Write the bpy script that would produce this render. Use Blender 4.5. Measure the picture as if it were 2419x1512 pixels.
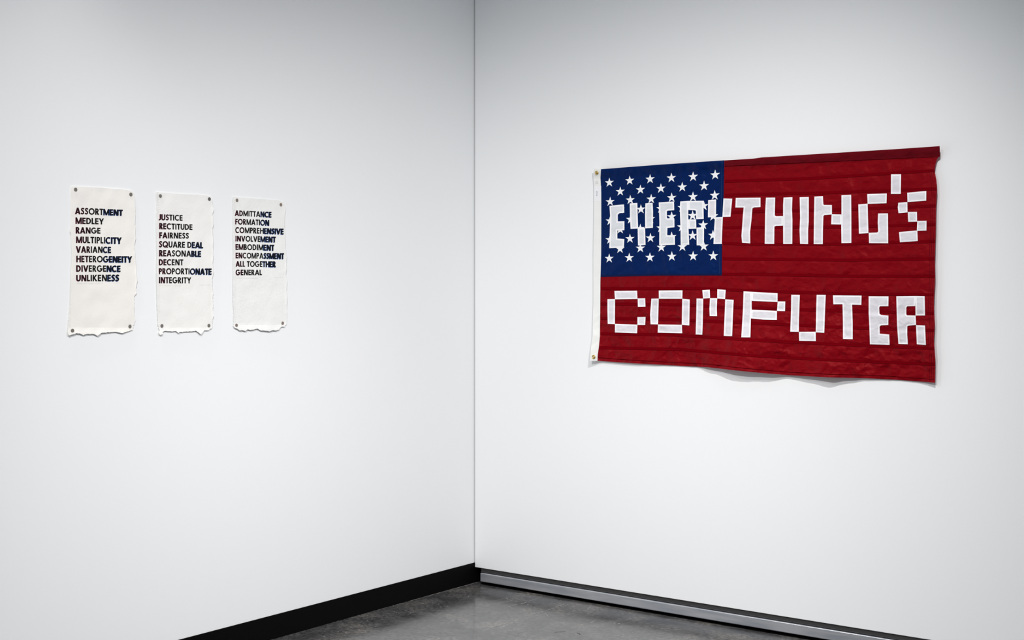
import bpy, bmesh, math, random
from mathutils import Vector, noise
from mathutils.geometry import tessellate_polygon

for o in list(bpy.data.objects):
    bpy.data.objects.remove(o, do_unlink=True)
scene = bpy.context.scene
COL = scene.collection
random.seed(7)

# ---------------------------------------------------------------- camera, light, exposure
W, H = 2419.0, 1512.0
F = 3175.0                       # focal length in pixels of a 2419 wide frame
HORIZON = 680.0
EYE = 1.45
RGT = Vector((0.7982, 0.6023, 0.0))      # camera right (room axes: +X along right wall, -Y along left wall)
FWD = Vector((-0.6023, 0.7982, 0.0))
ZC = F * EYE / 696.7
XC = (1121.0 - W / 2) / F * ZC
CAM = -(RGT * XC + FWD * ZC)
CAM.z = EYE

cd = bpy.data.cameras.new('camera')
cd.sensor_fit = 'HORIZONTAL'
cd.sensor_width = 36.0
cd.lens = F / W * 36.0
cd.shift_y = -(H / 2 - HORIZON) / W
cd.clip_start = 0.05
cam = bpy.data.objects.new('camera', cd)
COL.objects.link(cam)
cam.location = CAM
cam.rotation_euler = (math.pi / 2, 0, math.atan2(0.6023, 0.7982))
scene.camera = cam

scene.view_settings.view_transform = 'Standard'
scene.view_settings.look = 'None'
scene.view_settings.gamma = 1.0
scene.view_settings.use_curve_mapping = False
scene.view_settings.exposure = 0.0

world = bpy.data.worlds.new('gallery_ambient')
scene.world = world
world.use_nodes = True
bg = world.node_tree.nodes['Background']
bg.inputs['Color'].default_value = (0.86, 0.93, 1.0, 1)
bg.inputs["Strength"].default_value = 0.325


def spot(name, loc, target, watts, angle, blend=1.0, radius=0.03, color=(1, 1, 1)):
    l = bpy.data.lights.new(name, 'SPOT')
    l.energy = watts
    l.spot_size = math.radians(angle)
    l.spot_blend = blend
    l.shadow_soft_size = radius
    l.color = color
    o = bpy.data.objects.new(name, l)
    COL.objects.link(o)
    o.location = loc
    o.rotation_euler = (Vector(target) - Vector(loc)).to_track_quat('-Z', 'Y').to_euler()
    return o


SPOTS = [
    # washing the right wall (flag)
    ('track_or_fill_spot', (0.158, -2.73, 3.42), (1.80, -1.148, -0.40), 148, 68.4),
    ('track_or_fill_spot', (2.829, -2.09, 3.36), (1.41, -0.78, 0.90), 247, 98.8),
    # washing the left wall (three prints)
    ('track_or_fill_spot', (3.40, -1.40, 4.0), (1.164, -1.749, 0.091), 242, 58.4),
    ('track_or_fill_spot', (2.00, -4.00, 3.4), (0.974, -1.998, 1.102), 385, 86.4),
    # added fill with no known source, brightens the low corner
    ('track_or_fill_spot', (2.60, -2.90, 3.8), (0.0, 0.0, -0.60), 70, 44.0),
]
for n, l, t, w, a in SPOTS:
    spot(n, l, t, w, a, color=(1.0, 0.988, 0.972))

# ---------------------------------------------------------------- helpers


def ray(px, py):
    return FWD + RGT * ((px - W / 2) / F) + Vector((0, 0, (HORIZON - py) / F))


def on_right(px, py, d=0.0):
    """photo point -> place on the right wall, d metres in front of it"""
    r = ray(px, py)
    t = (-d - CAM.y) / r.y
    return CAM + r * t


def on_left(px, py, d=0.0):
    r = ray(px, py)
    t = (d - 0.004 - CAM.x) / r.x
    return CAM + r * t


def smooth(a, b, x):
    if a == b:
        return 1.0 if x >= a else 0.0
    t = max(0.0, min(1.0, (x - a) / (b - a)))
    return t * t * (3 - 2 * t)


def lerp_table(tab, x):
    if x <= tab[0][0]:
        return tab[0][1]
    for (x0, y0), (x1, y1) in zip(tab, tab[1:]):
        if x <= x1:
            return y0 + (y1 - y0) * (x - x0) / (x1 - x0)
    return tab[-1][1]


def cos_table(tab, x):
    if x <= tab[0][0]:
        return tab[0][1]
    for (x0, y0), (x1, y1) in zip(tab, tab[1:]):
        if x <= x1:
            return y0 + (y1 - y0) * smooth(0, 1, (x - x0) / (x1 - x0))
    return tab[-1][1]


def link(name, mesh, parent=None, mats=(), shade=False):
    o = bpy.data.objects.new(name, mesh)
    COL.objects.link(o)
    for m in mats:
        mesh.materials.append(m)
    if parent is not None:
        o.parent = parent
    if shade:
        for p in mesh.polygons:
            p.use_smooth = True
    return o


def mesh_obj(name, verts, faces, mats, parent=None, origin=None, fmat=None, shade=False):
    """verts in world places; stored relative to origin (the thing's base)"""
    og = origin if origin is not None else Vector((0, 0, 0))
    me = bpy.data.meshes.new(name)
    me.from_pydata([tuple(Vector(v) - og) for v in verts], [], faces)
    o = link(name, me, parent, mats, shade)
    if fmat:
        for p, m in zip(me.polygons, fmat):
            p.material_index = m
    me.update()
    return o


def thing(name, label, cat, loc, group=None):
    o = bpy.data.objects.new(name, None)
    COL.objects.link(o)
    o.location = loc
    o.empty_display_size = 0.1
    o['label'] = label
    o['category'] = cat
    if group:
        o['group'] = group
    return o


def struct(o):
    o['kind'] = 'structure'
    return o


def box(verts, faces, a, b):
    n = len(verts)
    (x0, y0, z0), (x1, y1, z1) = a, b
    verts += [(x0, y0, z0), (x1, y0, z0), (x1, y1, z0), (x0, y1, z0),
              (x0, y0, z1), (x1, y0, z1), (x1, y1, z1), (x0, y1, z1)]
    faces += [tuple(n + i for i in f) for f in
              ((0, 3, 2, 1), (4, 5, 6, 7), (0, 1, 5, 4), (1, 2, 6, 5), (2, 3, 7, 6), (3, 0, 4, 7))]


def bevel(o, w, seg=2):
    m = o.modifiers.new('bevel', 'BEVEL')
    m.width = w
    m.segments = seg
    m.limit_method = 'ANGLE'
    return o

# ---------------------------------------------------------------- materials


def mat(name, color, rough=0.6, spec=0.5, metal=0.0):
    m = bpy.data.materials.new(name)
    m.use_nodes = True
    b = m.node_tree.nodes['Principled BSDF']
    b.inputs['Base Color'].default_value = (*color, 1)
    b.inputs['Roughness'].default_value = rough
    b.inputs['Specular IOR Level'].default_value = spec
    b.inputs['Metallic'].default_value = metal
    return m


def nodes(m):
    return m.node_tree.nodes, m.node_tree.links, m.node_tree.nodes['Principled BSDF']


def add_bump(m, scale, strength, dist=0.002, detail=4, stretch=(1, 1, 1), rot=(0, 0, 0), distortion=0.0):
    N, L, b = nodes(m)
    tc = N.new('ShaderNodeTexCoord')
    mp = N.new('ShaderNodeMapping')
    mp.inputs['Scale'].default_value = stretch
    mp.inputs['Rotation'].default_value = rot
    nz = N.new('ShaderNodeTexNoise')
    nz.inputs['Scale'].default_value = scale
    nz.inputs['Detail'].default_value = detail
    nz.inputs['Distortion'].default_value = distortion
    bp = N.new('ShaderNodeBump')
    bp.inputs['Strength'].default_value = strength
    bp.inputs['Distance'].default_value = dist
    L.new(tc.outputs['Object'], mp.inputs['Vector'])
    L.new(mp.outputs['Vector'], nz.inputs['Vector'])
    L.new(nz.outputs['Fac'], bp.inputs['Height'])
    if b.inputs['Normal'].is_linked:
        src = b.inputs['Normal'].links[0].from_socket
        L.new(src, bp.inputs['Normal'])
    L.new(bp.outputs['Normal'], b.inputs['Normal'])
    return nz


def crinkle(m, k=1.0):
    """creases of crumpled nylon: broken facets, diagonal ridges and a fine pucker, stronger low on the cloth"""
    nz = add_bump(m, 12, 1.0 * k, 0.009, 2.5, stretch=(1.0, 1, 0.5), rot=(0, 0.65, 0), distortion=0.3)
    nz.noise_type = 'RIDGED_MULTIFRACTAL'
    nz.inputs['Roughness'].default_value = 0.5
    add_bump(m, 24, 1.0 * k, 0.008, 2, stretch=(0.6, 1, 1.0), rot=(0, -0.45, 0), distortion=0.2)
    N, L, b = nodes(m)
    tc = N.new('ShaderNodeTexCoord')
    wob = N.new('ShaderNodeTexNoise')
    wob.inputs['Scale'].default_value = 14
    wob.inputs['Detail'].default_value = 2
    L.new(tc.outputs['Object'], wob.inputs['Vector'])
    add = N.new('ShaderNodeMixRGB')
    add.blend_type = 'ADD'
    add.inputs['Fac'].default_value = 0.075
    L.new(tc.outputs['Object'], add.inputs['Color1'])
    L.new(wob.outputs['Color'], add.inputs['Color2'])
    sep = N.new('ShaderNodeSeparateXYZ')
    L.new(tc.outputs['Object'], sep.inputs['Vector'])
    mr = N.new('ShaderNodeMapRange')
    mr.inputs['From Min'].default_value = 0.18
    mr.inputs['From Max'].default_value = 0.50
    mr.inputs['To Min'].default_value = 1.0 * k
    mr.inputs['To Max'].default_value = 0.42 * k
    L.new(sep.outputs['Z'], mr.inputs['Value'])
    for rot, st, sc, dist in (((0, 0.75, 0), (1.0, 1, 0.32), 17, 0.013), ((0, -0.6, 0), (0.38, 1, 1.0), 26, 0.006)):
        mp = N.new('ShaderNodeMapping')
        mp.inputs['Rotation'].default_value = rot
        mp.inputs['Scale'].default_value = st
        vo = N.new('ShaderNodeTexVoronoi')
        vo.feature = 'F1'
        vo.inputs['Scale'].default_value = sc
        bp = N.new('ShaderNodeBump')
        bp.inputs['Distance'].default_value = dist
        L.new(mr.outputs['Result'], bp.inputs['Strength'])
        L.new(add.outputs['Color'], mp.inputs['Vector'])
        L.new(mp.outputs['Vector'], vo.inputs['Vector'])
        L.new(vo.outputs['Distance'], bp.inputs['Height'])
        L.new(b.inputs['Normal'].links[0].from_socket, bp.inputs['Normal'])
        L.new(bp.outputs['Normal'], b.inputs['Normal'])


def add_variation(m, c0, c1, scale, detail=5, lo=0.35, hi=0.65, stretch=(1, 1, 1)):
    N, L, b = nodes(m)
    tc = N.new('ShaderNodeTexCoord')
    mp = N.new('ShaderNodeMapping')
    mp.inputs['Scale'].default_value = stretch
    nz = N.new('ShaderNodeTexNoise')
    nz.inputs['Scale'].default_value = scale
    nz.inputs['Detail'].default_value = detail
    cr = N.new('ShaderNodeValToRGB')
    cr.color_ramp.elements[0].position = lo
    cr.color_ramp.elements[0].color = (*c0, 1)
    cr.color_ramp.elements[1].position = hi
    cr.color_ramp.elements[1].color = (*c1, 1)
    L.new(tc.outputs['Object'], mp.inputs['Vector'])
    L.new(mp.outputs['Vector'], nz.inputs['Vector'])
    L.new(nz.outputs['Fac'], cr.inputs['Fac'])
    L.new(cr.outputs['Color'], b.inputs['Base Color'])
    return cr


def translucent(m, color, fac):
    N, L, b = nodes(m)
    out = N['Material Output']
    t = N.new('ShaderNodeBsdfTranslucent')
    t.inputs['Color'].default_value = (*color, 1)
    mx = N.new('ShaderNodeMixShader')
    mx.inputs['Fac'].default_value = fac
    L.new(b.outputs['BSDF'], mx.inputs[1])
    L.new(t.outputs['BSDF'], mx.inputs[2])
    L.new(mx.outputs['Shader'], out.inputs['Surface'])


M_wall = mat('white_wall_paint', (0.86, 0.868, 0.878), 0.75, 0.25)
add_bump(M_wall, 260, 0.10, 0.0008, 3)
add_bump(M_wall, 7, 0.05, 0.004, 3)
M_base = mat('black_vinyl_baseboard', (0.0022, 0.0022, 0.0025), 0.55, 0.07)
add_bump(M_base, 30, 0.05, 0.001, 3)
M_void = mat('black_gap_shade', (0.002, 0.002, 0.002), 0.9, 0.0)  # flat black standing in for shade in the gap below the panel
M_seal = mat('charcoal_rubber_seal', (0.042, 0.041, 0.042), 0.6, 0.35)
M_seal2 = mat('grey_seal_lip', (0.06, 0.06, 0.065), 0.5, 0.4)
M_steel = mat('galvanised_steel', (0.26, 0.275, 0.30), 0.34, 0.5, 0.5)
add_variation(M_steel, (0.36, 0.38, 0.42), (0.50, 0.51, 0.535), 5, 6, stretch=(1, 6, 8))
add_bump(M_steel, 90, 0.10, 0.0006, 4, stretch=(0.3, 1, 1))

M_red = mat('red_nylon', (0.212, 0.0012, 0.0060), 0.45, 0.11)
crinkle(M_red)
M_red.node_tree.nodes['Principled BSDF'].inputs['Specular Tint'].default_value = (1.0, 0.22, 0.20, 1)
M_red.node_tree.nodes['Principled BSDF'].inputs['Specular IOR Level'].default_value = 0.22
translucent(M_red, (0.45, 0.05, 0.06), 0.13)
M_redseam = mat('red_seam', (0.155, 0.0012, 0.0045), 0.6, 0.0)
add_bump(M_redseam, 120, 0.5, 0.002, 3)
M_thread = mat('dark_red_thread', (0.075, 0.0010, 0.003), 0.7, 0.0)
M_blue = mat('navy_nylon', (0.0006, 0.0112, 0.074), 0.45, 0.11)
crinkle(M_blue)
M_blue.node_tree.nodes['Principled BSDF'].inputs['Specular Tint'].default_value = (0.25, 0.45, 1.0, 1)
M_blue.node_tree.nodes['Principled BSDF'].inputs['Specular IOR Level'].default_value = 0.18
M_blueseam = mat('navy_seam', (0.001, 0.007, 0.05), 0.6, 0.1)
M_letter = mat('white_nylon_single', (0.69, 0.665, 0.71), 0.6, 0.2)
crinkle(M_letter, 0.6)
M_letterblue = mat('white_nylon_over_navy', (0.67, 0.69, 0.725), 0.6, 0.2)
crinkle(M_letterblue, 0.6)
M_letterhem = mat('white_nylon_folded_hem', (0.87, 0.855, 0.88), 0.6, 0.2)
crinkle(M_letterhem, 0.35)
M_star = mat('white_embroidery', (0.86, 0.86, 0.88), 0.6, 0.3)
add_bump(M_star, 400, 0.5, 0.001, 2, stretch=(3, 1, 1))
M_canvas = mat('white_canvas', (0.82, 0.82, 0.80), 0.8, 0.2)
add_bump(M_canvas, 500, 0.3, 0.0006, 2)
add_bump(M_canvas, 20, 0.3, 0.004, 3)
M_canvas2 = mat('white_label_tape', (0.84, 0.84, 0.86), 0.7, 0.2)
M_stamp = mat('purple_stamp_ink', (0.16, 0.15, 0.26), 0.8, 0.1)
M_stamp2 = mat('grey_stamp_ink', (0.35, 0.36, 0.38), 0.8, 0.1)
M_brass = mat('brass', (0.55, 0.38, 0.10), 0.28, 0.5, 1.0)
M_nail = mat('nail_head', (0.62, 0.52, 0.34), 0.4, 0.5, 0.5)

PAPER_TINT = [(0.86, 0.835, 0.80), (0.845, 0.835, 0.815), (0.83, 0.83, 0.815)]
M_paper = []
for i, c in enumerate(PAPER_TINT):
    m = mat('handmade_paper', c, 0.9, 0.1)
    add_bump(m, 140, (0.12, 0.16, 0.30)[i], 0.002, 4)
    add_bump(m, 30, (0.12, 0.16, 0.3)[i], 0.004, 4, distortion=0.5)
    M_paper.append(m)
M_ink = mat('black_ink', (0.006, 0.006, 0.006), 0.7, 0.15)
M_maroon = mat('maroon_ink', (0.0125, 0.0032, 0.0055), 0.7, 0.15)
M_pink = mat('rose_ink', (0.30, 0.055, 0.11), 0.8, 0.1)
M_navy = mat('navy_ink', (0.0032, 0.0048, 0.0115), 0.7, 0.15)
M_sky = mat('blue_ink', (0.055, 0.16, 0.52), 0.8, 0.1)
M_pencil = mat('pencil', (0.52, 0.51, 0.50), 0.8, 0.1)
M_magnet = mat('grey_steel_disc', (0.19, 0.175, 0.155), 0.6, 0.3, 0.2)
M_magnet2 = mat('dark_steel_disc', (0.13, 0.125, 0.12), 0.6, 0.4, 0.3)
M_magnet3 = mat('brown_steel_disc', (0.24, 0.195, 0.165), 0.6, 0.3, 0.2)

# polished concrete
M_floor = mat('polished_concrete', (0.1, 0.1, 0.1), 0.3, 0.5)
N, L, b = nodes(M_floor)
tc = N.new('ShaderNodeTexCoord')
n1 = N.new('ShaderNodeTexNoise')
n1.inputs['Scale'].default_value = 4.2
n1.inputs['Detail'].default_value = 8
n1.inputs['Roughness'].default_value = 0.62
n1.inputs['Distortion'].default_value = 0.6
cr = N.new('ShaderNodeValToRGB')
e = cr.color_ramp.elements
e[0].position = 0.30
e[0].color = (0.022, 0.021, 0.022, 1)
e[1].position = 0.72
e[1].color = (0.135, 0.126, 0.116, 1)
k = cr.color_ramp.elements.new(0.52)
k.color = (0.066, 0.065, 0.066, 1)
n2 = N.new('ShaderNodeTexNoise')
n2.inputs['Scale'].default_value = 55
n2.inputs['Detail'].default_value = 6
n2.inputs['Roughness'].default_value = 0.7
mx = N.new('ShaderNodeMix')
mx.data_type = 'RGBA'
mx.blend_type = 'OVERLAY'
mx.inputs[0].default_value = 0.75
# faint specks
n3 = N.new('ShaderNodeTexNoise')
n3.inputs['Scale'].default_value = 120
n3.inputs['Detail'].default_value = 3
cr3 = N.new('ShaderNodeValToRGB')
cr3.color_ramp.elements[0].position = 0.70
cr3.color_ramp.elements[0].color = (0, 0, 0, 1)
cr3.color_ramp.elements[1].position = 0.78
cr3.color_ramp.elements[1].color = (0.30, 0.29, 0.28, 1)
mx3 = N.new('ShaderNodeMix')
mx3.data_type = 'RGBA'
mx3.blend_type = 'ADD'
mx3.inputs[0].default_value = 0.6
L.new(tc.outputs['Object'], n1.inputs['Vector'])
L.new(tc.outputs['Object'], n2.inputs['Vector'])
L.new(tc.outputs['Object'], n3.inputs['Vector'])
L.new(n1.outputs['Fac'], cr.inputs['Fac'])
L.new(cr.outputs['Color'], mx.inputs[6])
cr2 = N.new('ShaderNodeValToRGB')
cr2.color_ramp.elements[0].position = 0.36
cr2.color_ramp.elements[0].color = (0.12, 0.12, 0.12, 1)
cr2.color_ramp.elements[1].position = 0.64
cr2.color_ramp.elements[1].color = (0.85, 0.84, 0.82, 1)
L.new(n2.outputs['Fac'], cr2.inputs['Fac'])
L.new(cr2.outputs['Color'], mx.inputs[7])
L.new(n3.outputs['Fac'], cr3.inputs['Fac'])
L.new(mx.outputs[2], mx3.inputs[6])
L.new(cr3.outputs['Color'], mx3.inputs[7])
L.new(mx3.outputs[2], b.inputs['Base Color'])
mr = N.new('ShaderNodeMapRange')
mr.inputs['To Min'].default_value = 0.10
mr.inputs['To Max'].default_value = 0.26
L.new(n1.outputs['Fac'], mr.inputs['Value'])
L.new(mr.outputs['Result'], b.inputs['Roughness'])
M_scratch = mat('pale_floor_scratch', (0.36, 0.352, 0.34), 0.35, 0.5)
M_mark = mat('dark_floor_mark', (0.03, 0.03, 0.03), 0.5, 0.3)
M_dust = mat('pale_floor_edge', (0.22, 0.205, 0.195), 0.8, 0.2)

# ---------------------------------------------------------------- room
WALL_H = 4.2
BASE_H = 0.0990
PANEL_Z = 0.0772

v, f = [], []
box(v, f, (-0.12, -7.5, 0.0), (-0.004, 0.16, WALL_H))
struct(mesh_obj('wall_left', v, f, [M_wall]))

v, f = [], []
box(v, f, (0.0022, 0.0, PANEL_Z), (7.0, 0.10, WALL_H))
struct(bevel(mesh_obj('wall_right', v, f, [M_wall]), 0.0018, 2))

v, f = [], []
box(v, f, (-0.004, -7.5, 0.0), (0.0005, 0.12, BASE_H))
struct(bevel(mesh_obj('baseboard_left', v, f, [M_base]), 0.0012, 2))

# black plate added behind the gap under the right wall to keep it dark
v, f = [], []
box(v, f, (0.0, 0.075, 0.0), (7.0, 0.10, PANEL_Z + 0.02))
struct(mesh_obj('recess_shade_plate', v, f, [M_void]))

# charcoal rubber seal under the right wall, with a paler lip on its lower edge
v, f = [], []
fm = []
box(v, f, (0.037, 0.006, 0.0600), (7.0, 0.06, PANEL_Z - 0.0006))
fm += [0] * 6
box(v, f, (0.037, 0.0035, 0.0572), (7.0, 0.06, 0.0602))
fm += [1] * 6
struct(mesh_obj('trim_2', v, f, [M_seal, M_seal2], fmat=fm))

# steel rail with rolled edges
v, f = [], []
box(v, f, (0.036, -0.002, 0.0106), (7.0, 0.05, 0.0540))
struct(bevel(mesh_obj('trim_3', v, f, [M_steel]), 0.0045, 4))

# flat black strip painting in the gap's shade and reflection under the rail
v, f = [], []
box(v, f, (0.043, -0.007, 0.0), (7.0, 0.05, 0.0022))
struct(mesh_obj('rail_shade_strip', v, f, [M_void]))

# floor with its scratches
v, f, fm = [], [], []
v += [(-0.12, -7.5, 0), (7.0, -7.5, 0), (7.0, 0.16, 0), (-0.12, 0.16, 0)]
f += [(0, 1, 2, 3)]
fm += [0]


def on_floor(px, py, z=0.0):
    r = ray(px, py)
    t = (z - CAM.z) / r.z
    return CAM + r * t


def floor_line(pts, w, mi, z=0.0004, jitter=0.5, dash=0.0):
    P = []
    for (a, b2) in zip(pts, pts[1:]):
        n = max(2, int(math.hypot(b2[0] - a[0], b2[1] - a[1]) / 3))
        for i in range(n):
            t = i / n
            P.append((a[0] + (b2[0] - a[0]) * t + random.uniform(-jitter, jitter) * .5,
                      a[1] + (b2[1] - a[1]) * t + random.uniform(-jitter, jitter) * .3))
    P.append(pts[-1])
    Q = [on_floor(x, y, z) for x, y in P]
    for a, c in zip(Q, Q[1:]):
        if random.random() < dash:
            continue
        d = (c - a)
        if d.length < 1e-6:
            continue
        nrm = Vector((-d.y, d.x, 0)).normalized() * (w * random.uniform(.25, .8) / 2)
        n = len(v)
        v.extend([a - nrm, c - nrm, c + nrm, a + nrm])
        f.append((n, n + 1, n + 2, n + 3))
        fm.append(mi)


def zf(pts):      # traced in a 6.0475x view of (1100,1310)
    return [(1100 + x / 6.0475, 1310 + y / 6.0475) for x, y in pts]


floor_line(zf([(1095, 600), (790, 708)]), 0.0032, 1, dash=.05)
floor_line(zf([(735, 710), (630, 740), (480, 800), (370, 850)]), 0.003, 1, dash=.35)
floor_line(zf([(575, 612), (615, 650), (720, 672)]), 0.003, 1, dash=.1)
floor_line(zf([(1405, 708), (1280, 755), (1140, 805), (1000, 840), (850, 880)]), 0.0036, 1, dash=.15)
floor_line(zf([(1135, 830), (1185, 895)]), 0.003, 1)
floor_line(zf([(880, 710), (1020, 770), (1110, 802)]), 0.003, 1, dash=.2)
floor_line(zf([(620, 970), (480, 1010), (350, 1050), (240, 1100)]), 0.0034, 1, dash=.1)
floor_line(zf([(720, 940), (560, 1020), (450, 1080)]), 0.0028, 1, dash=.5)
floor_line(zf([(1500, 850), (1620, 880)]), 0.003, 1, dash=.3)
floor_line(zf([(1795, 735), (1740, 785)]), 0.003, 1)
floor_line(zf([(1860, 930), (1790, 975)]), 0.003, 1, dash=.2)
floor_line(zf([(1270, 1112), (1340, 1105), (1430, 1098)]), 0.007, 2, jitter=1.2)
floor_line(zf([(1590, 1115), (1635, 1140)]), 0.007, 2, jitter=1.2)
for (x, y) in [(1275, 650), (1310, 682), (1350, 660), (1375, 720), (1295, 748), (1785, 722), (1880, 765), (1940, 780),
               (2240, 852), (2345, 838), (2190, 985), (2125, 980), (2355, 915)]:
    floor_line(zf([(x - 14, y + 3), (x + 14, y - 3)]), 0.006, 1)
for i in range(46):
    x = random.uniform(760, 1110)
    y = 1377 - (x - 1132) * 0.2763 + random.uniform(4, 42)
    if y < 1511:
        floor_line([(x - 1.3, y + .3), (x + random.uniform(.5, 2.5), y - .4)], random.uniform(.002, .005), 1)
# pale dust line along the black baseboard
floor_line([(632, 1512.4), (800, 1466.0), (1000, 1410.6), (1128, 1375.2)], 0.009, 3, jitter=0.9)
struct(mesh_obj('floor', v, f, [M_floor, M_scratch, M_mark, M_dust], fmat=fm))

# ---------------------------------------------------------------- flag
TOP = [(1402.5, 398.5), (1420.2, 400.0), (1560, 389.2), (1711, 379.0), (1760, 376.0), (1780, 374.6), (1800, 371.9),
       (1820, 370.6), (2011, 358.8), (2120, 352.0), (2219.8, 345.2)]
BOT = [(1393.5, 852.5), (1411.5, 852.3), (1492, 858), (1605, 864), (1672, 867.5), (1740, 875.4), (1780, 879.3),
       (1820, 882.8), (1870, 886.8), (1960, 891.6), (2050, 893.6), (2117, 897), (2208.5, 904)]
HLEFT = [(398.5, 1402.5), (412, 1402.0), (441, 1403.2), (492, 1403.3), (600, 1401.6), (712, 1401.8), (760, 1400.6),
         (793, 1400.2), (815, 1396.8), (852.5, 1393.3)]
HRIGHT = [(398.5, 1419.8), (420, 1418.4), (455, 1420.3), (520, 1420.4), (600, 1420.0), (667, 1418.2), (735, 1417.8),
          (796, 1417.0), (820, 1414.6), (838, 1411.9), (852.5, 1411.4)]
FLY = [(345, 2219.8), (369.4, 2220.5), (371, 2217), (377, 2213), (390, 2209.5), (402, 2207.8), (427, 2212.4), (450, 2213.3),
       (492, 2211), (538, 2210.5), (617, 2208.2), (654, 2209), (680, 2207.6), (712, 2206), (739, 2206.5), (762, 2208.3),
       (802, 2206), (847, 2209.4), (904, 2208.8)]


def top_y(x):
    return lerp_table(TOP, x)


def bot_y(x):
    return lerp_table(BOT, x)


# how far the bottom edge stands off the wall, along the edge (photo x -> metres)
BOTW = [(1393, .030), (1425, .011), (1470, .012), (1560, .008), (1640, .006), (1690, .026), (1742, .046), (1800, .038),
        (1865, .015), (1915, .026), (1960, .038), (2005, .022), (2050, .009), (2120, .006), (2165, .009), (2212, .021)]

SEAMS_RIGHT = [
    [(1711, 432), (1780, 429.5), (1919, 425), (2207, 406.4)],
    [(1711, 465), (1780, 462.5), (1942, 459.6), (2213, 449.5)],
    [(1710, 507), (1780, 503.5), (1965, 500), (2212, 490)],
    [(1708, 541.5), (1780, 541), (2011, 539.5), (2210, 534)],
    [(1707, 578.5), (1780, 581), (1988, 580.5), (2208, 574)],
    [(1706, 615), (1780, 616), (2011, 618), (2207, 615)],
    [(1705, 651.5), (1780, 651.5), (2011, 656), (2207, 656.4)],
]
SEAMS_FULL = [
    [(1418, 685.4), (1659, 685.4), (1780, 691), (2005, 697.8), (2205, 699.5)],
    [(1418, 721.4), (1605, 723.7), (1706, 729), (1780, 731.5), (2005, 739), (2205, 744)],
    [(1418, 756), (1560, 757.4), (1661, 762), (1780, 767), (2005, 777.6), (2205, 784)],
    [(1417, 792), (1582, 794.5), (1780, 807), (1993, 818), (2206, 827)],
    [(1413, 824.8), (1605, 829), (1780, 844), (1982, 855), (2207, 864)],
]
STRIP = [(1711, 394), (1780, 391), (2011, 380.5), (2206, 371.5)]


def cloth_d(px, py):
    """distance of the cloth from the wall (m) at a photo point"""
    x = max(1393.0, min(2221.0, px))
    ty, by = top_y(x), bot_y(x)
    vv = (py - ty) / (by - ty)
    uu = (x - 1400.0) / 810.0
    d = 0.0120
    # leaning top hem
    d += 0.0130 * (1 - smooth(0.0, 0.055, vv))
    # fly edge stands off
    d += 0.013 * smooth(0.86, 1.0, uu) * smooth(0.0, 0.2, vv)
    d += 0.006 * smooth(0.96, 1.0, uu) * (1 - smooth(0.02, 0.07, vv))
    # bottom edge ripples
    k = smooth(0.62, 1.0, vv)
    d = d * (1 - k) + (cos_table(BOTW, x)) * k
    # slow undulation
    d += 0.0030 * noise.noise(Vector((px * 0.010, py * 0.013, 3.1)))
    # puffed stripes pinched at the seams
    if px > 1418:
        near = 1e9
        for s in (SEAMS_FULL if py > 660 or px < 1706 else SEAMS_RIGHT + SEAMS_FULL[:1]):
            dd = abs(py - lerp_table(s, px) + 3)
            near = min(near, dd)
        if px < 1706 and py < 654:
            near = 20
        d -= 0.0014 * math.exp(-(near / 5.0) ** 2)
    # wrinkles: diagonal pulls, stronger in the lower part
    amp = 0.0014 + 0.0016 * smooth(0.55, 0.95, vv)
    a = px * 0.030 + py * 0.034
    c = -px * 0.016 + py * 0.020
    w = noise.noise(Vector((a * 0.9, c * 1.6, 0.7))) + 0.5 * noise.noise(Vector((a * 2.3, c * 2.1, 5.2)))
    w2 = 1 - abs(noise.noise(Vector((px * 0.020 + 4, py * 0.028, 9.0)))) * 2
    d += amp * (w * 0.8 + 0.35 * w2 * w2)
    return max(d, 0.003)


flag_base = on_right(1800, 900, 0.0)
flag = thing('flag', 'red and navy nylon flag with appliqued white block letters hung on the right wall', 'flag', flag_base)


def cloth_pt(px, py, lift=0.0):
    return on_right(px, py, cloth_d(px, py) + lift)


def patch(name, left, right, top, bottom, nu, nv, mats, lift=0.0, parent=flag):
    """cloth patch between four traced edges: left/right give x(y), top/bottom give y(x)"""
    verts, faces = [], []
    for j in range(nv + 1):
        t = j / nv
        for i in range(nu + 1):
            s = i / nu
            # fixed point of the two edge pairs
            y = 650.0
            for _ in range(4):
                xl, xr = left(y), right(y)
                x = xl + (xr - xl) * s
                y0, y1 = top(x), bottom(x)
                y = y0 + (y1 - y0) * t
            verts.append(cloth_pt(x, y, lift))
    for j in range(nv):
        for i in range(nu):
            a = j * (nu + 1) + i
            faces.append((a, a + nu + 1, a + nu + 2, a + 1))
    return mesh_obj(name, verts, faces, mats, parent, flag_base, shade=True)


patch('field', lambda y: lerp_table(HRIGHT, y) - 1.0, lambda y: lerp_table(FLY, y), top_y, bot_y, 330, 230, [M_red])
CANT_R = [(379, 1711.2), (469, 1709.3), (513, 1707.6), (575, 1705.6), (651, 1705.2)]
CANT_B = [(1418, 654.4), (1560, 651.2), (1706, 650.8)]
patch('canton', lambda y: lerp_table(HRIGHT, y), lambda y: lerp_table(CANT_R, y), lambda x: top_y(x) - 0.3,
      lambda x: lerp_table(CANT_B, x), 130, 116, [M_blue], 0.0007)
patch('header', lambda y: lerp_table(HLEFT, y), lambda y: lerp_table(HRIGHT, y), lambda x: 398.3,
      lambda x: bot_y(x), 10, 160, [M_canvas], 0.0011)


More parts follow.
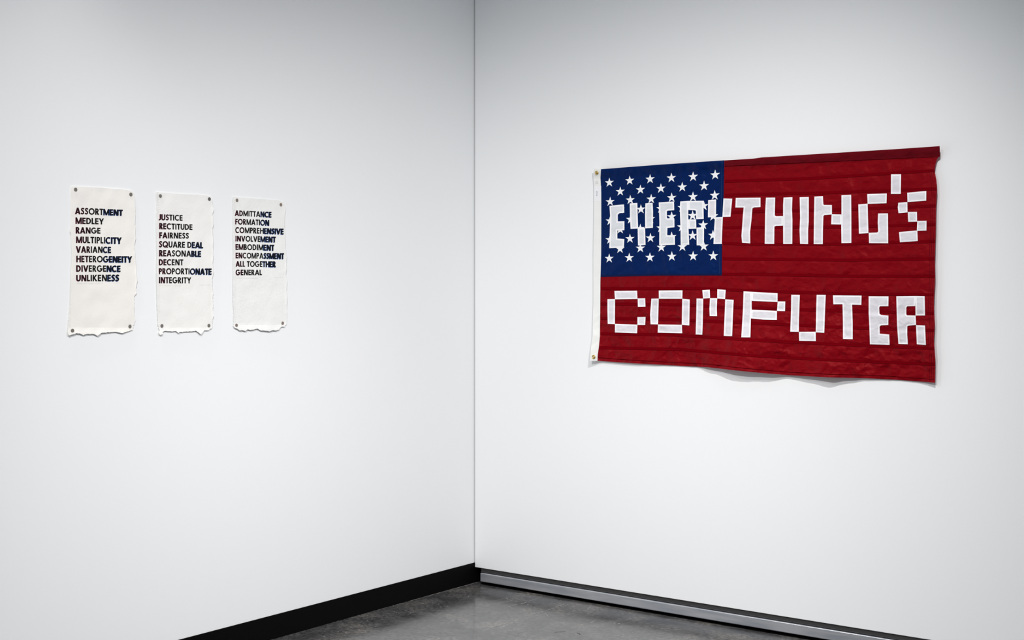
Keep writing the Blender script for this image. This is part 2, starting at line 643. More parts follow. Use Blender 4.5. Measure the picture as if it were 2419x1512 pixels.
def strip(name, line, x0, x1, up, mats, lift, stitch=True, n=None):
    """sewn band following a traced line, 'up' pixels tall, with a row of thread on its lower edge"""
    n = n or max(4, int((x1 - x0) / 5))
    verts, faces, fm = [], [], []
    rows = [-up, -up * 0.5, -0.9, 0.0] if stitch else [-up, -up / 2, 0.0]
    R = len(rows)
    for i in range(n + 1):
        x = x0 + (x1 - x0) * i / n
        y = lerp_table(line, x)
        for r in rows:
            verts.append(cloth_pt(x, y + r, lift))
    for i in range(n):
        for r in range(R - 1):
            a = i * R + r
            faces.append((a, a + 1, a + R + 1, a + R))
            fm.append(1 if (stitch and r == R - 2) else 0)
    return mesh_obj(name, verts, faces, mats, flag, flag_base, fmat=fm, shade=True)


for s in SEAMS_RIGHT:
    xe = lerp_table(FLY, s[-1][1]) - 1
    strip('stripe_seam', s, s[0][0] + 1, xe, 7.0, [M_redseam, M_thread], 0.0006)
for s in SEAMS_FULL:
    strip('stripe_seam', s, s[0][0] + 2, lerp_table(FLY, s[-1][1]) - 1, 7.0, [M_redseam, M_thread], 0.0006)
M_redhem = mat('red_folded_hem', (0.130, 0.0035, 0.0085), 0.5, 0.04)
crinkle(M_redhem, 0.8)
STRIP2 = STRIP + [(2213, 371), (2219, 369)]
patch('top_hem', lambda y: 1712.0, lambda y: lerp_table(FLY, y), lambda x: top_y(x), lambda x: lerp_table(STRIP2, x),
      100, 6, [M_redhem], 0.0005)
strip('top_hem_seam', STRIP, 1712, 2207, 1.6, [M_thread, M_thread], 0.0006)
BH = [(x, y - 6.5) for x, y in BOT]
strip('bottom_hem', BH, 1413, 2206, 1.6, [M_redseam, M_thread], 0.0006)
strip('canton_hem', CANT_B, 1419, 1705, 4.5, [M_blueseam, M_blueseam], 0.0012)


def vstrip(name, tab, y0, y1, w, off, mats, lift):
    n = int((y1 - y0) / 6)
    verts, faces = [], []
    for i in range(n + 1):
        y = y0 + (y1 - y0) * i / n
        x = lerp_table(tab, y) + off
        for q in (0, w / 2, w):
            verts.append(cloth_pt(x + q, y, lift))
    for i in range(n):
        for r in range(2):
            a = i * 3 + r
            faces.append((a, a + 3, a + 4, a + 1))
    return mesh_obj(name, verts, faces, mats, flag, flag_base, shade=True)


vstrip('canton_hem', CANT_R, 380, 649, 0.7, -5.5, [mat('blue_thread', (0.02, 0.05, 0.14), .7, .2)], 0.0012)
vstrip('fly_hem', FLY, 404, 900, 0.5, -13, [M_thread], 0.0006)
vstrip('fly_hem', FLY, 404, 900, 0.5, -9, [M_thread], 0.0006)
vstrip('fly_hem', FLY, 404, 900, 0.5, -4.5, [M_thread], 0.0006)


def cut_polys(polys, step, inset=0.0):
    """2-D photo-space polygons -> (verts2d, faces, fmat) cut on a grid so they can follow the cloth"""
    bm = bmesh.new()
    for P in polys:
        vs = [bm.verts.new((x, -y, 0)) for x, y in P]
        bm.faces.new(vs)
    bm.normal_update()
    for fc in bm.faces:
        if fc.normal.z < 0:
            fc.normal_flip()
        fc.material_index = 1
    if inset > 0:
        r = bmesh.ops.inset_region(bm, faces=bm.faces[:], thickness=inset, use_even_offset=True, use_boundary=True)
        for fc in r['faces']:
            fc.material_index = 0
    bmesh.ops.triangulate(bm, faces=bm.faces[:])
    xs = [w.co.x for w in bm.verts]
    ys = [w.co.y for w in bm.verts]
    x = math.floor(min(xs) / step) * step + step
    while x < max(xs):
        g = bm.verts[:] + bm.edges[:] + bm.faces[:]
        bmesh.ops.bisect_plane(bm, geom=g, plane_co=(x, 0, 0), plane_no=(1, 0, 0), dist=1e-5)
        x += step
    y = math.floor(min(ys) / step) * step + step
    while y < max(ys):
        g = bm.verts[:] + bm.edges[:] + bm.faces[:]
        bmesh.ops.bisect_plane(bm, geom=g, plane_co=(0, y, 0), plane_no=(0, 1, 0), dist=1e-5)
        y += step
    bm.verts.index_update()
    V = [(w.co.x, -w.co.y) for w in bm.verts]
    Fs = [tuple(w.index for w in fc.verts) for fc in bm.faces]
    fm = [fc.material_index for fc in bm.faces]
    bm.free()
    return V, Fs, fm


def applique(name, polys, mats, lift, inset=0.0, step=5.0):
    V, Fs, fm = cut_polys(polys, step, inset)
    return mesh_obj(name, [cloth_pt(x, y, lift) for x, y in V], Fs, mats, flag, flag_base, fmat=fm, shade=True)


STARS = [
    (1439.4, 431.5), (1487.5, 426.7), (1535.7, 423.2), (1586, 420.4), (1637.4, 417.6), (1689.4, 413.3),
    (1465.2, 452.5), (1512.9, 448.2), (1561.2, 445.4), (1611.7, 442.2), (1663.2, 439.4),
    (1441.4, 476.7), (1488.9, 472.4), (1538.3, 470.4), (1586.6, 467.2), (1637.1, 465.2), (1688.2, 461.7),
    (1465, 495), (1514, 494.5), (1561.5, 493), (1611.6, 490.2), (1662.4, 486.6),
    (1441.3, 522), (1489.7, 518.3), (1536.5, 517.1), (1586.6, 512), (1636.2, 509.6), (1685, 510.8),
    (1465.1, 542.1), (1512.7, 540.6), (1561.5, 538.6), (1610.8, 536.2), (1661.2, 531.8),
    (1440.9, 566.3), (1488.1, 564), (1536.5, 562.4), (1586.6, 559.6), (1636.2, 556.8), (1684.2, 556),
    (1464.7, 588.1), (1512.7, 586.5), (1562.3, 584.5), (1612, 582.9), (1662.4, 582.1),
    (1439.1, 610.7), (1486.5, 609.1), (1535.3, 608.3), (1587, 606), (1637.4, 605.2), (1685, 604.8),
]


def star_poly(cx, cy):
    k = (1 + 0.09 * (cx - 1440) / 250)
    tilt = 0.075 * (1 - (cy - 410) / 260)
    P = []
    for i in range(10):
        a = math.pi / 2 - i * math.pi / 5
        r = 11.7 if i % 2 == 0 else 4.5
        x = r * math.cos(a) * 0.955
        y = -r * math.sin(a) - 0.1
        y -= x * tilt
        P.append((cx + x * k, cy + y * k))
    return P


for c in STARS:
    applique('star', [star_poly(*c)], [M_star, M_star], 0.0012, 0, 4.0)


def z(view, pts):
    x0, y0, s = view
    return [(x0 + x / s, y0 + y / s) for x, y in pts]


V3 = (1400, 460, 12.6)
V4 = (1560, 460, 12.6)
VY = (1690, 455, 10.8)
VH = (1840, 445, 10.08)
VG = (2010, 400, 7.959)
VC = (1420, 670, 10.995)
VM = (1630, 670, 10.08)
VU = (1850, 680, 10.8)
VE = (2030, 680, 10.08)
LETTERS = [
    [z(V3, [(500, 330), (700, 310), (935, 290), (942, 535), (800, 550), (748, 598), (750, 795), (945, 787), (945, 1055),
            (735, 1068), (735, 1305), (943, 1322), (932, 1574), (495, 1592), (515, 900), (518, 600)])],
    [z(V3, [(1105, 260), (1330, 245), (1340, 600), (1352, 1005), (1130, 1020), (1112, 700)]),
     z(V3, [(1570, 258), (1785, 240), (1798, 500), (1795, 985), (1565, 1000), (1560, 600)]),
     z(V3, [(1340, 985), (1560, 990), (1575, 1494), (1350, 1512)])],
    [z(V4, [(-48, 230), (405, 200), (412, 462), (215, 476), (192, 500), (195, 690), (215, 705), (415, 705), (420, 970),
            (210, 990), (203, 1205), (430, 1213), (435, 1489), (-35, 1502), (-30, 800)])],
    [z(V4, [(592, 200), (830, 185), (832, 700), (838, 1000), (858, 1489), (605, 1494), (600, 1000), (585, 600), (580, 380)]),
     z(V4, [(830, 185), (1280, 180), (1290, 720), (1065, 728), (1055, 480), (1030, 465), (830, 455)]),
     z(V4, [(832, 735), (1062, 735), (1070, 1010), (840, 1020)]),
     z(V4, [(1075, 980), (1300, 970), (1295, 1504), (1080, 1506)])],
    [z(V4, [(1422, 160), (1660, 140), (1655, 660), (1415, 675)]),
     z(VY, [(205, 148), (430, 155), (385, 615), (178, 620)]),
     z(V4, [(1625, 670), (1860, 660), (1840, 1100), (1830, 1465), (1580, 1470), (1600, 1000)])],
    [z(VY, [(520, 135), (1150, 130), (1150, 370), (985, 378), (945, 405), (920, 700), (885, 1000), (890, 1295), (680, 1280),
            (665, 1100), (700, 600), (720, 380), (510, 380)])],
    [z(VY, [(1290, 130), (1525, 128), (1515, 580), (1545, 603), (1725, 600), (1725, 845), (1545, 850), (1505, 870),
            (1500, 1310), (1258, 1308), (1270, 500)]),
     z(VH, [(110, 220), (322, 212), (312, 500), (322, 750), (318, 1325), (102, 1325), (100, 400)])],
    [z(VH, [(495, 212), (712, 205), (712, 780), (695, 1000), (695, 1328), (505, 1322), (492, 1000), (505, 700)])],
    [z(VH, [(845, 195), (1048, 185), (1058, 380), (1080, 395), (1262, 398), (1262, 622), (1085, 635), (1060, 660),
            (1048, 1000), (1045, 1330), (828, 1328), (835, 700)]),
     z(VH, [(1255, 618), (1488, 622), (1488, 860), (1245, 855)]),
     z(VH, [(1490, 165), (1720, 152), (1725, 700), (1725, 1300), (1490, 1305), (1485, 900), (1490, 600)])],
    [z(VG, [(308, 465), (675, 455), (670, 638), (315, 650)]),
     z(VG, [(140, 660), (315, 645), (330, 1200), (152, 1210)]),
     z(VG, [(512, 830), (698, 828), (702, 1390), (342, 1388), (335, 1195), (495, 1188), (515, 1165), (505, 1000)])],
    [z(VG, [(755, 95), (945, 92), (938, 462), (752, 462)])],
    [z(VG, [(1060, 440), (1418, 408), (1416, 590), (1065, 615)]),
     z(VG, [(890, 630), (1062, 615), (1065, 810), (895, 825), (882, 720)]),
     z(VG, [(1070, 802), (1242, 800), (1246, 985), (1078, 988)]),
     z(VG, [(1248, 970), (1422, 967), (1420, 1152), (1240, 1158)]),
     z(VG, [(905, 1180), (1250, 1150), (1258, 1348), (922, 1372)])],
    [z(VC, [(345, 190), (935, 185), (945, 400), (360, 408)]),
     z(VC, [(165, 405), (362, 402), (360, 700), (358, 1052), (172, 1045), (165, 700)]),
     z(VC, [(950, 385), (1145, 380), (1152, 600), (955, 603)]),
     z(VC, [(942, 868), (1155, 865), (1145, 1075), (945, 1075)]),
     z(VC, [(360, 1045), (945, 1065), (935, 1290), (358, 1270)])],
    [z(VC, [(1498, 180), (2115, 175), (2110, 395), (1500, 395)]),
     z(VC, [(1305, 392), (1497, 388), (1480, 1060), (1285, 1055), (1272, 800)]),
     z(VC, [(2108, 395), (2302, 412), (2290, 1088), (2095, 1072), (2103, 600)]),
     z(VC, [(1480, 1060), (2098, 1070), (2108, 1290), (1470, 1275)])],
    [z(VM, [(155, 355), (315, 358), (305, 900), (292, 1218), (135, 1212), (150, 700)]),
     z(VM, [(293, 155), (470, 145), (478, 345), (310, 358)]),
     z(VM, [(475, 345), (648, 345), (638, 600), (645, 775), (468, 772), (462, 600)]),
     z(VM, [(650, 135), (850, 150), (835, 370), (648, 355)]),
     z(VM, [(838, 375), (1040, 385), (1020, 800), (1003, 1252), (805, 1245), (830, 600)])],
    [z(VM, [(1275, 185), (1465, 195), (1470, 600), (1450, 830), (1438, 1280), (1222, 1278), (1262, 600)]),
     z(VM, [(1465, 195), (2085, 230), (2085, 435), (1468, 412)]),
     z(VM, [(1468, 622), (2070, 650), (2068, 865), (1750, 858), (1450, 828)]),
     z(VM, [(2088, 425), (2268, 425), (2262, 655), (2072, 650)])],
    [z(VU, [(207, 177), (425, 183), (405, 800), (400, 1122), (182, 1118), (200, 600)]),
     z(VU, [(402, 1122), (830, 1120), (835, 1358), (408, 1352)]),
     z(VU, [(855, 178), (1088, 182), (1065, 700), (1050, 1148), (832, 1135), (845, 500)])],
    [z(VU, [(1270, 192), (2002, 198), (1995, 435), (1760, 430), (1775, 900), (1775, 1310), (1528, 1305), (1525, 800),
            (1515, 420), (1282, 422)])],
    [z(VE, [(222, 200), (695, 203), (692, 438), (490, 440), (472, 470), (480, 620), (520, 645), (693, 662), (690, 885),
            (510, 895), (482, 925), (485, 1090), (712, 1112), (722, 1358), (252, 1345), (238, 900), (222, 600)])],
    [z(VE, [(880, 200), (1335, 193), (1330, 435), (1140, 440), (1120, 470), (1118, 630), (1140, 655), (1340, 660),
            (1352, 885), (1170, 900), (1142, 920), (1140, 1100), (1155, 1345), (930, 1338), (900, 900), (890, 600)]),
     z(VE, [(1331, 193), (1555, 198), (1565, 658), (1338, 660)]),
     z(VE, [(1350, 890), (1565, 898), (1585, 1360), (1368, 1345)])],
]
for i_, L_ in enumerate(LETTERS):
    applique('letter', L_, [M_letterhem, M_letterblue if i_ < 4 else M_letter], 0.0019, 3.5, 4.0)

# header tape details, stamp marks
applique('label_tape', [[(1403.6, 439.6), (1420.0, 439.4), (1420.2, 475.0), (1403.4, 475.4)]], [M_canvas2, M_canvas2], 0.0015, 0, 4)
stamp = []
yy = 452.0
for k, (h, segs) in enumerate([(1.6, [(-1.5, 1.2)]), (2.4, [(-1.4, -.6), (0.2, 1.2)]), (2.2, [(-1.3, 1.3)]),
                               (2.0, [(-1.4, -.5), (.4, 1.3)]), (1.8, [(-1.2, .2)]), (1.7, [(-1.4, 1.2)])]):
    for a_, b_ in segs:
        stamp.append([(1410 + a_, yy), (1410 + b_, yy + .2), (1410 + b_, yy + h * .55), (1410 + a_, yy + h * .5)])
    yy += h
applique('stamp_mark', stamp, [M_stamp, M_stamp], 0.0018, 0, 4)
ring = []
for i in range(16):
    a0, a1 = i * math.pi / 8, (i + 1) * math.pi / 8
    if i in (13, 14):
        continue
    ring.append([(1409.8 + 3.1 * math.cos(a0), 431.3 + 3.6 * math.sin(a0)), (1409.8 + 3.1 * math.cos(a1), 431.3 + 3.6 * math.sin(a1)),
                 (1409.8 + 2.7 * math.cos(a1), 431.3 + 3.2 * math.sin(a1)), (1409.8 + 2.7 * math.cos(a0), 431.3 + 3.2 * math.sin(a0))])
ring.append([(1408.9, 429.4), (1411.3, 429.6), (1411.2, 430.3), (1408.9, 430.1)])
ring.append([(1409.3, 431.4), (1411.5, 432.8), (1411.2, 433.4), (1409.1, 432.0)])
applique('stamp_mark', ring, [M_stamp2, M_stamp2], 0.0015, 0, 4)


def revolve(name, prof, centre, axis, mats, parent=None, origin=None, n=28, closed=False):
    """profile (radius, height along axis) spun about axis at centre"""
    ax = Vector(axis).normalized()
    up = Vector((0, 0, 1))
    e1 = up.cross(ax).normalized()
    e2 = ax.cross(e1)
    verts, faces = [], []
    R = len(prof)
    for i in range(n):
        a = 2 * math.pi * i / n
        for r, h in prof:
            verts.append(centre + e1 * (r * math.cos(a)) + e2 * (r * math.sin(a)) + ax * h)
    for i in range(n):
        j = (i + 1) % n
        for r in range(R if closed else R - 1):
            r2 = (r + 1) % R
            faces.append((i * R + r, j * R + r, j * R + r2, i * R + r2))
    return mesh_obj(name, verts, faces, mats, parent, origin, shade=True)


for i, (gx, gy) in enumerate([(1409.8, 407.8), (1402.2, 843.4)]):
    c = cloth_pt(gx, gy, 0.0012)
    prof = [(0.0042 + 0.0026 + 0.0026 * math.cos(t), 0.0006 + 0.0020 * math.sin(t)) for t in
            [k * 2 * math.pi / 12 for k in range(12)]]
    g = revolve('grommet', prof, c, (0, -1, 0), [M_brass], flag, flag_base, closed=True)
    g['label'] = 'brass ring'
    nl = revolve('nail', [(0.0, 0.0016), (0.0022, 0.0014), (0.0036, 0.0008), (0.0040, 0.0), (0.0016, -0.0004), (0.0016, -(abs(c.y) - 0.0002)), (0.0, -(abs(c.y) - 0.0002))],
                 c, (0, -1, 0), [M_brass if i == 0 else M_nail], None, None, 20)
    nl['label'] = ['brass nail through the upper grommet of the flag', 'tan nail through the lower grommet of the flag'][i]
    nl['category'] = 'nail'
    nl['group'] = 'nails holding the flag by its grommets'

# ---------------------------------------------------------------- lettering for the prints (geometric capitals)
T_ = 0.20
TV = 0.225


def R_(x0, y0, x1, y1):
    return [(x0, y0), (x1, y0), (x1, y1), (x0, y1)]


def diag(x0, y0, x1, y1, w=0.25):
    return [(x0 - w / 2, y0), (x0 + w / 2, y0), (x1 + w / 2, y1), (x1 - w / 2, y1)]


def arc(cx, cy, rx, ry, a0, a1, t=T_, tv=TV, n=None):
    n = n or max(4, int(abs(a1 - a0) / 12))
    out = []
    for i in range(n):
        A, B = [math.radians(a0 + (a1 - a0) * k / n) for k in (i, i + 1)]
        out.append([(cx + rx * math.cos(A), cy + ry * math.sin(A)), (cx + rx * math.cos(B), cy + ry * math.sin(B)),
                    (cx + (rx - tv) * math.cos(B), cy + (ry - t) * math.sin(B)),
                    (cx + (rx - tv) * math.cos(A), cy + (ry - t) * math.sin(A))])
    return out


def stroke(path, w):
    nr = []
    for i in range(len(path)):
        a = path[max(0, i - 1)]
        b2 = path[min(len(path) - 1, i + 1)]
        dx, dy = b2[0] - a[0], b2[1] - a[1]
        l_ = math.hypot(dx, dy)
        nr.append((-dy / l_ * w / 2, dx / l_ * w / 2))
    out = []
    for i in range(len(path) - 1):
        (ax, ay), (bx, by) = path[i], path[i + 1]
        (nx, ny), (mx_, my) = nr[i], nr[i + 1]
        out.append([(ax + nx, ay + ny), (ax - nx, ay - ny), (bx - mx_, by - my), (bx + mx_, by + my)])
    return out


def bowl(x0, x1, y0, y1, flat=0.3):
    xm = x0 + (x1 - x0) * flat
    cy, ry = (y0 + y1) / 2, (y1 - y0) / 2
    return [R_(x0, y0, xm, y0 + T_), R_(x0, y1 - T_, xm, y1)] + arc(xm, cy, x1 - xm, ry, -90, 90)


def glyph(c):
    s = TV
    if c == 'A':
        return [diag(.46, 1, .12, 0), diag(.46, 1, .80, 0), R_(.22, .20, .70, .37)], .92
    if c == 'B':
        return [R_(0, 0, s, 1)] + bowl(s * .9, .60, 0, .56, .35) + bowl(s * .9, .55, .44, 1, .35), .61
    if c == 'C':
        return arc(.50, .5, .50, .52, 48, 312), .86
    if c == 'D':
        return [R_(0, 0, s, 1)] + bowl(s * .9, .78, 0, 1, .2), .79
    if c == 'E':
        return [R_(0, 0, s, 1), R_(0, 0, .56, T_), R_(0, 1 - T_, .56, 1), R_(0, .41, .54, .41 + T_)], .57
    if c == 'F':
        return [R_(0, 0, s, 1), R_(0, 1 - T_, .53, 1), R_(0, .41, .51, .41 + T_)], .53
    if c == 'G':
        return arc(.50, .5, .50, .52, 45, 358) + [R_(.52, .36, 1.0, .36 + T_)], 1.0
    if c == 'H':
        return [R_(0, 0, s, 1), R_(.56, 0, .56 + s, 1), R_(.1, .42, .7, .42 + T_)], .765
    if c == 'I':
        return [R_(0, 0, s, 1)], s
    if c == 'J':
        return [R_(.20, .22, .20 + s, 1)] + arc(.13, .22, .275, .24, -125, 0), .41
    if c == 'K':
        return [R_(0, 0, s, 1), diag(.60, 1, .22, .5, .275), diag(.22, .56, .64, 0, .285)], .76
    if c == 'L':
        return [R_(0, 0, s, 1), R_(0, 0, .50, T_)], .50
    if c == 'M':
        return [R_(.0, 0, .19, 1), R_(.81, 0, 1.0, 1), diag(.11, 1, .50, .02, .235), diag(.89, 1, .50, .02, .235)], 1.0
    if c == 'N':
        return [R_(0, 0, s, 1), R_(.60, 0, .60 + s, 1), diag(.13, 1, .68, 0, .285)], .81
    if c == 'O':
        return arc(.52, .5, .52, .52, 0, 360), 1.04
    if c == 'Q':
        return arc(.52, .5, .52, .52, 0, 360) + [diag(.58, .38, .94, -.03, .27)], 1.04
    if c == 'P':
        return [R_(0, 0, s, 1)] + bowl(s * .9, .60, .38, 1, .3), .60
    if c == 'R':
        return [R_(0, 0, s, 1)] + bowl(s * .9, .60, .42, 1, .3) + [diag(.30, .48, .55, 0, .285)], .67
    if c == 'S':
        return stroke([(.53, .785), (.48, .865), (.40, .910), (.30, .918), (.20, .885), (.143, .815), (.135, .725), (.175, .640),
                       (.265, .570), (.36, .510), (.44, .440), (.475, .345), (.462, .235), (.405, .145), (.31, .095), (.21, .10),
                       (.125, .155), (.065, .25)], .205), .58
    if c == 'T':
        return [R_(0, 1 - T_, .64, 1), R_(.22, 0, .22 + s, 1)], .64
    if c == 'U':
        return [R_(0, .33, s, 1), R_(.52, .33, .52 + s, 1)] + arc(.3625, .34, .3625, .355, 180, 360), .725
    if c == 'V':
        return [diag(.11, 1, .44, 0), diag(.77, 1, .44, 0)], .88
    if c == 'Y':
        return [diag(.12, 1, .41, .42), diag(.70, 1, .41, .42), R_(.41 - s / 2, 0, .41 + s / 2, .5)], .82
    return [], .28


GAP = 0.085
TIGHT = {'A': -.02, 'V': -.02, 'Y': -.03, 'T': -.02, 'L': -.01, 'O': -.01, 'C': -.02, 'G': -.01, 'I': .02, 'N': .02, 'H': .02}


def layout(word):
    x = 0.0
    out = []
    for c in word:
        g, w = glyph(c)
        x += TIGHT.get(c, 0)
        out.append((g, x, w))
        x += w + GAP + TIGHT.get(c, 0)
    return out, out[-1][1] + out[-1][2]


PRINTS = [
    dict(name='ASSORTMENT', outline=((140, 420, 3.78), [
        (108, 78), (200, 80), (300, 85), (380, 88), (450, 95), (530, 100), (600, 108), (645, 118), (672, 140), (676, 250), (680, 330), (676, 420),
        (682, 440), (680, 500), (683, 540), (672, 600), (678, 700), (685, 780), (690, 850), (698, 920), (685, 980), (690, 1030),
        (668, 1060), (672, 1150), (672, 1230), (680, 1280), (662, 1320), (655, 1360), (620, 1370), (560, 1388), (500, 1375),
        (430, 1380), (380, 1385), (340, 1410), (310, 1395), (250, 1395), (215, 1405), (190, 1392), (150, 1388), (122, 1400),
        (85, 1408), (78, 1380), (85, 1290), (92, 1200), (100, 1100), (103, 950), (110, 800), (115, 700), (112, 600), (108, 510),
        (97, 480), (105, 440), (110, 380), (108, 300), (106, 200), (104, 150)]),
        lines=[((160, 480, 13.747), 'ASSORTMENT', 245, 1790, 140, 355, 212, 405), ((160, 480, 13.747), 'MEDLEY', 258, 1175, 460, 670, 495, 690),
               ((160, 480, 13.747), 'RANGE', 265, 1065, 775, 982, 800, 990), ((160, 480, 13.747), 'MULTIPLICITY', 278, 1755, 1080, 1290, 1110, 1322),
               ((160, 580, 13.747), 'VARIANCE', 275, 1410, 20, 232, 40, 240), ((160, 580, 13.747), 'HETEROGENEITY', 280, 2095, 330, 540, 348, 550),
               ((160, 580, 13.747), 'DIVERGENCE', 280, 1718, 640, 850, 650, 855), ((160, 580, 13.747), 'UNLIKENESS', 280, 1670, 955, 1160, 945, 1160)],
        red=203, blue=251, pencil=[(181, 243, 671), (268, 284, 669)],
        discs=[(178.4, 447.8), (308.8, 459.2), (171.0, 781.1), (306.7, 771.0)]),
    dict(name='JUSTICE', outline=((350, 420, 3.782), [
        (70, 128), (200, 138), (300, 145), (380, 148), (450, 150), (520, 158), (560, 165), (572, 185), (578, 260), (588, 285), (575, 320), (586, 410),
        (575, 450), (580, 560), (578, 640), (585, 690), (575, 760), (585, 840), (572, 900), (575, 1000), (580, 1030), (575, 1080),
        (582, 1130), (575, 1180), (588, 1235), (575, 1260), (572, 1340), (540, 1362), (500, 1365), (485, 1385), (470, 1400),
        (455, 1385), (430, 1368), (380, 1372), (330, 1375), (285, 1378), (270, 1387), (250, 1370), (200, 1372), (150, 1368),
        (132, 1375), (128, 1398), (105, 1405), (95, 1385), (105, 1365), (92, 1340), (88, 1290), (82, 1150), (80, 1000), (78, 850),
        (80, 700), (78, 550), (76, 400), (78, 250), (74, 180)]),
        lines=[((360, 495, 15.12), 'JUSTICE', 230, 1080, 165, 380, 200, 400), ((360, 495, 15.12), 'RECTITUDE', 250, 1432, 480, 700, 530, 730),
               ((360, 495, 15.12), 'FAIRNESS', 250, 1300, 810, 1025, 840, 1042), ((360, 495, 15.12), 'SQUARE DEAL', 240, 1815, 1125, 1350, 1170, 1380),
               ((360, 585, 15.12), 'REASONABLE', 245, 1745, 85, 308, 115, 328), ((360, 585, 15.12), 'DECENT', 235, 1105, 412, 630, 420, 632),
               ((360, 585, 15.12), 'PROPORTIONATE', 235, 2120, 735, 950, 745, 965), ((360, 585, 15.12), 'INTEGRITY', 235, 1385, 1050, 1270, 1060, 1275)],
        red=396, blue=455, pencil=[(376, 428, 676), (471, 497, 674)],
        discs=[(378.6, 462.8), (494.4, 470.2), (382.3, 769.6), (493.3, 769.0)]),
    dict(name='ADMITTANCE', outline=((530, 440, 4.088), [
        (82, 102), (200, 112), (300, 118), (420, 128), (520, 135), (575, 155), (590, 190), (592, 240), (585, 275), (580, 350),
        (582, 420), (588, 500), (590, 600), (595, 640), (603, 680), (598, 720), (600, 800), (592, 850), (605, 920), (600, 1000),
        (608, 1100), (602, 1180), (606, 1260), (600, 1330), (585, 1355), (550, 1358), (525, 1385), (495, 1395), (470, 1390),
        (440, 1402), (400, 1395), (350, 1392), (320, 1375), (290, 1382), (250, 1388), (225, 1380), (205, 1398), (175, 1390),
        (150, 1395), (125, 1375), (100, 1368), (90, 1350), (92, 1250), (88, 1100), (88, 950), (90, 800), (90, 600), (88, 400),
        (90, 250), (84, 170)]),
        lines=[((540, 485, 15.12), 'ADMITTANCE', 230, 1535, 178, 375, 235, 435), ((540, 485, 15.12), 'FORMATION', 240, 1450, 478, 680, 525, 730),
               ((540, 485, 15.12), 'COMPREHENSIVE', 240, 1970, 780, 985, 832, 1040), ((540, 485, 15.12), 'INVOLVEMENT', 245, 1690, 1085, 1285, 1120, 1325),
               ((540, 570, 15.12), 'EMBODIMENT', 250, 1635, 100, 303, 125, 335), ((540, 570, 15.12), 'ENCOMPASSMENT', 255, 1985, 405, 605, 425, 635),
               ((540, 570, 15.12), 'ALL TOGETHER', 260, 1690, 708, 905, 715, 925), ((540, 570, 15.12), 'GENERAL', 255, 1190, 1010, 1212, 1015, 1210)],
        red=572, blue=622, pencil=[(558, 610, 658), (648, 671, 656)],
        discs=[(559.6, 473.0), (663.3, 483.5), (558.4, 768.5), (667.5, 763.4)]),
]
PRINT_LABEL = [
    'deckle edged paper print headed ASSORTMENT, pinned to the left wall furthest from the corner',
    'deckle edged paper print headed JUSTICE, pinned to the left wall between two others',
    'deckle edged paper print headed ADMITTANCE, pinned to the left wall nearest the corner',
]

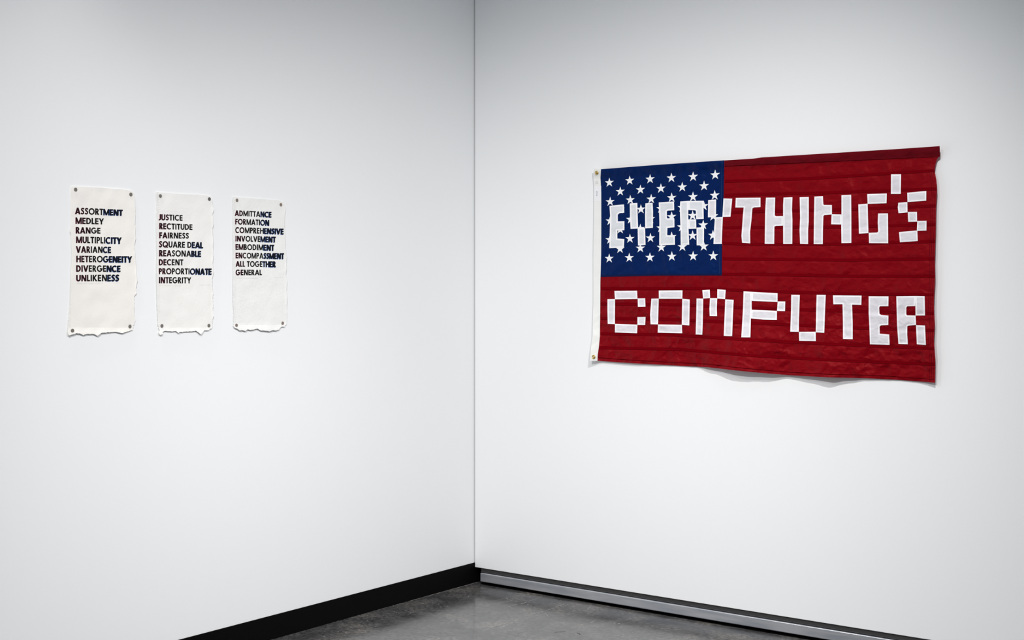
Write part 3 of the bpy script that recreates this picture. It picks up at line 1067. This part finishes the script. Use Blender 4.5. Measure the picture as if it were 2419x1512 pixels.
for pi, P in enumerate(PRINTS):
    view, pts = P['outline']
    raw = z(view, pts)
    ys = [p[1] for p in raw]
    xs = [p[0] for p in raw]
    x0, x1, y0, y1 = min(xs), max(xs), min(ys), max(ys)
    # deckle: finely broken edge
    out = []
    for (a, b2) in zip(raw, raw[1:] + raw[:1]):
        n = max(1, int(math.hypot(b2[0] - a[0], b2[1] - a[1]) / 1.6))
        for i in range(n):
            t = i / n
            px, py = a[0] + (b2[0] - a[0]) * t, a[1] + (b2[1] - a[1]) * t
            vv = (py - y0) / (y1 - y0)
            j = 0.25 + 0.55 * smooth(0.25, 1.0, vv)
            q = noise.noise(Vector((px * 0.45, py * 0.45, 2.0 + pi))) + 0.6 * noise.noise(Vector((px * 1.1, py * 1.1, 8.0 + pi)))
            out.append((px + j * q * 1.4, py + j * q * 1.2))

    def paper_d(px, py, x0=x0, x1=x1, y0=y0, y1=y1, pi=pi):
        s = (px - x0) / (x1 - x0)
        t = (py - y0) / (y1 - y0)
        d = 0.0034
        d += 0.0022 * math.sin(math.pi * max(0, min(1, t))) * (0.6 + 0.4 * math.cos(2 * math.pi * s))
        d += 0.0040 * smooth(0.94, 1.0, t) + 0.0018 * (1 - smooth(0.0, 0.05, s)) + 0.0014 * smooth(0.95, 1.0, s)
        d += 0.0011 * noise.noise(Vector((px * 0.04, py * 0.03, pi * 5.0)))
        d += 0.0008 * noise.noise(Vector((px * 0.06, py * 0.07, pi * 5.0 + 2))) * (smooth(.9, 1, t) + (1 - smooth(0, .08, s)) + smooth(.92, 1, s))
        return max(d, 0.0024)

    base = on_left((x0 + x1) / 2, y1, 0.0)
    pr = thing('paper_print', PRINT_LABEL[pi], 'print', base, 'three paper word prints on the left wall')

    # sheet with real thickness
    Vv, Fs, _ = cut_polys([out], 6.0)
    nV = len(Vv)
    verts = [on_left(x, y, paper_d(x, y)) for x, y in Vv]
    back = [on_left(x, y, paper_d(x, y)) - Vector((0.0016, 0, 0)) for x, y in Vv]
    edge = {}
    for fc in Fs:
        for a, b2 in zip(fc, fc[1:] + fc[:1]):
            edge[(a, b2)] = edge.get((a, b2), 0) + 1
    faces = list(Fs) + [tuple(i + nV for i in reversed(fc)) for fc in Fs]
    for (a, b2) in list(edge):
        if (b2, a) not in edge:
            faces.append((b2, a, a + nV, b2 + nV))
    mesh_obj('sheet', verts + back, faces, [M_paper[pi]], pr, base)

    # printed words
    for (vw, word, xa, xb, ta, ba, tb, bb) in P['lines']:
        (xl, tl), (_, bl) = z(vw, [(xa, ta), (xa, ba)])
        (xr, tr), (_, br) = z(vw, [(xb, tb), (xb, bb)])
        lay, wid = layout(word)
        V2, F2, fm = [], [], []

        def put(polys, dx, dy, mi, lift):
            for poly in polys:
                n = len(V2)
                for gx, gy in poly:
                    u = gx / wid
                    px = xl + (xr - xl) * u
                    py = (bl + (br - bl) * u) + ((tl + (tr - tl) * u) - (bl + (br - bl) * u)) * gy
                    px += dx
                    py += dy
                    V2.append(on_left(px, py, paper_d(px, py) + lift))
                F2.append(tuple(range(n, n + len(poly))))
                fm.append(mi)

        for g, gx0, gw in lay:
            polys = [[(gx0 + x, y) for x, y in poly] for poly in g]
            cxp = xl + (xr - xl) * (gx0 + gw / 2) / wid
            kr = max(0.0, min(1.0, (P['red'] + 10 - cxp) / 26.0))
            kb = max(0.0, min(1.0, (cxp - P['blue'] + 3) / 24.0))
            put(polys, 0, 0, 1 if kr > 0.15 else (3 if kb > 0 else 0), 0.00055)
            if kr > 0:
                put(polys, -0.62 * kr - .08, 0.42 * kr, 2, 0.00040)
            if kb > 0:
                put(polys, -0.30 - 0.65 * kb, 0.25 + 0.30 * kb, 3, 0.00045)
                put(polys, -0.70 - 0.75 * kb, 0.75 + 0.45 * kb, 4, 0.00035)
        mesh_obj('printed_word', V2, F2, [M_ink, M_maroon, M_pink, M_navy, M_sky], pr, base, fmat=fm)

    # faint pencil note and signature
    for note, (a, b2, yy) in zip(('pencil_note', 'signature'), P['pencil']):
        V2, F2 = [], []
        x = a
        pts = []
        while x < b2:
            pts.append((x, yy + 1.8 * noise.noise(Vector((x * 2.3, yy, pi))) - 1.3 * abs(math.sin(x * 2.3))))
            x += 0.45
        for q0, q1 in zip(pts, pts[1:]):
            if noise.noise(Vector((q0[0] * 0.35, 4.0, pi))) > 0.22:
                continue
            n = len(V2)
            for (px, py) in ((q0[0], q0[1] - .16), (q1[0], q1[1] - .16), (q1[0], q1[1] + .16), (q0[0], q0[1] + .16)):
                V2.append(on_left(px, py, paper_d(px, py) + 0.0005))
            F2.append((n, n + 1, n + 2, n + 3))
        mesh_obj(note, V2, F2, [M_pencil], pr, base)

    # round discs pinning the corners
    for ci, (px, py) in enumerate(P['discs']):
        c = on_left(px, py, paper_d(px, py) + 0.0002)
        r = 0.0068
        mt = M_magnet
        if pi == 1 and ci == 1:
            mt = M_magnet2
        if pi == 2:
            mt = M_magnet3
        dsc = revolve('disc_magnet', [(0, 0.0018), (r - .0006, 0.0018), (r, 0.0013), (r, 0.0), (0, 0.0)], c, (1, 0, 0), [mt], None, None, 28)
        for p_ in dsc.data.polygons:
            p_.use_smooth = False
        corner = ['upper left', 'upper right', 'lower left', 'lower right'][ci]
        dsc['label'] = 'small round grey disc at the %s corner of the print headed %s' % (corner, P['name'])
        dsc['category'] = 'magnet'
        dsc['group'] = 'round discs pinning the paper prints'
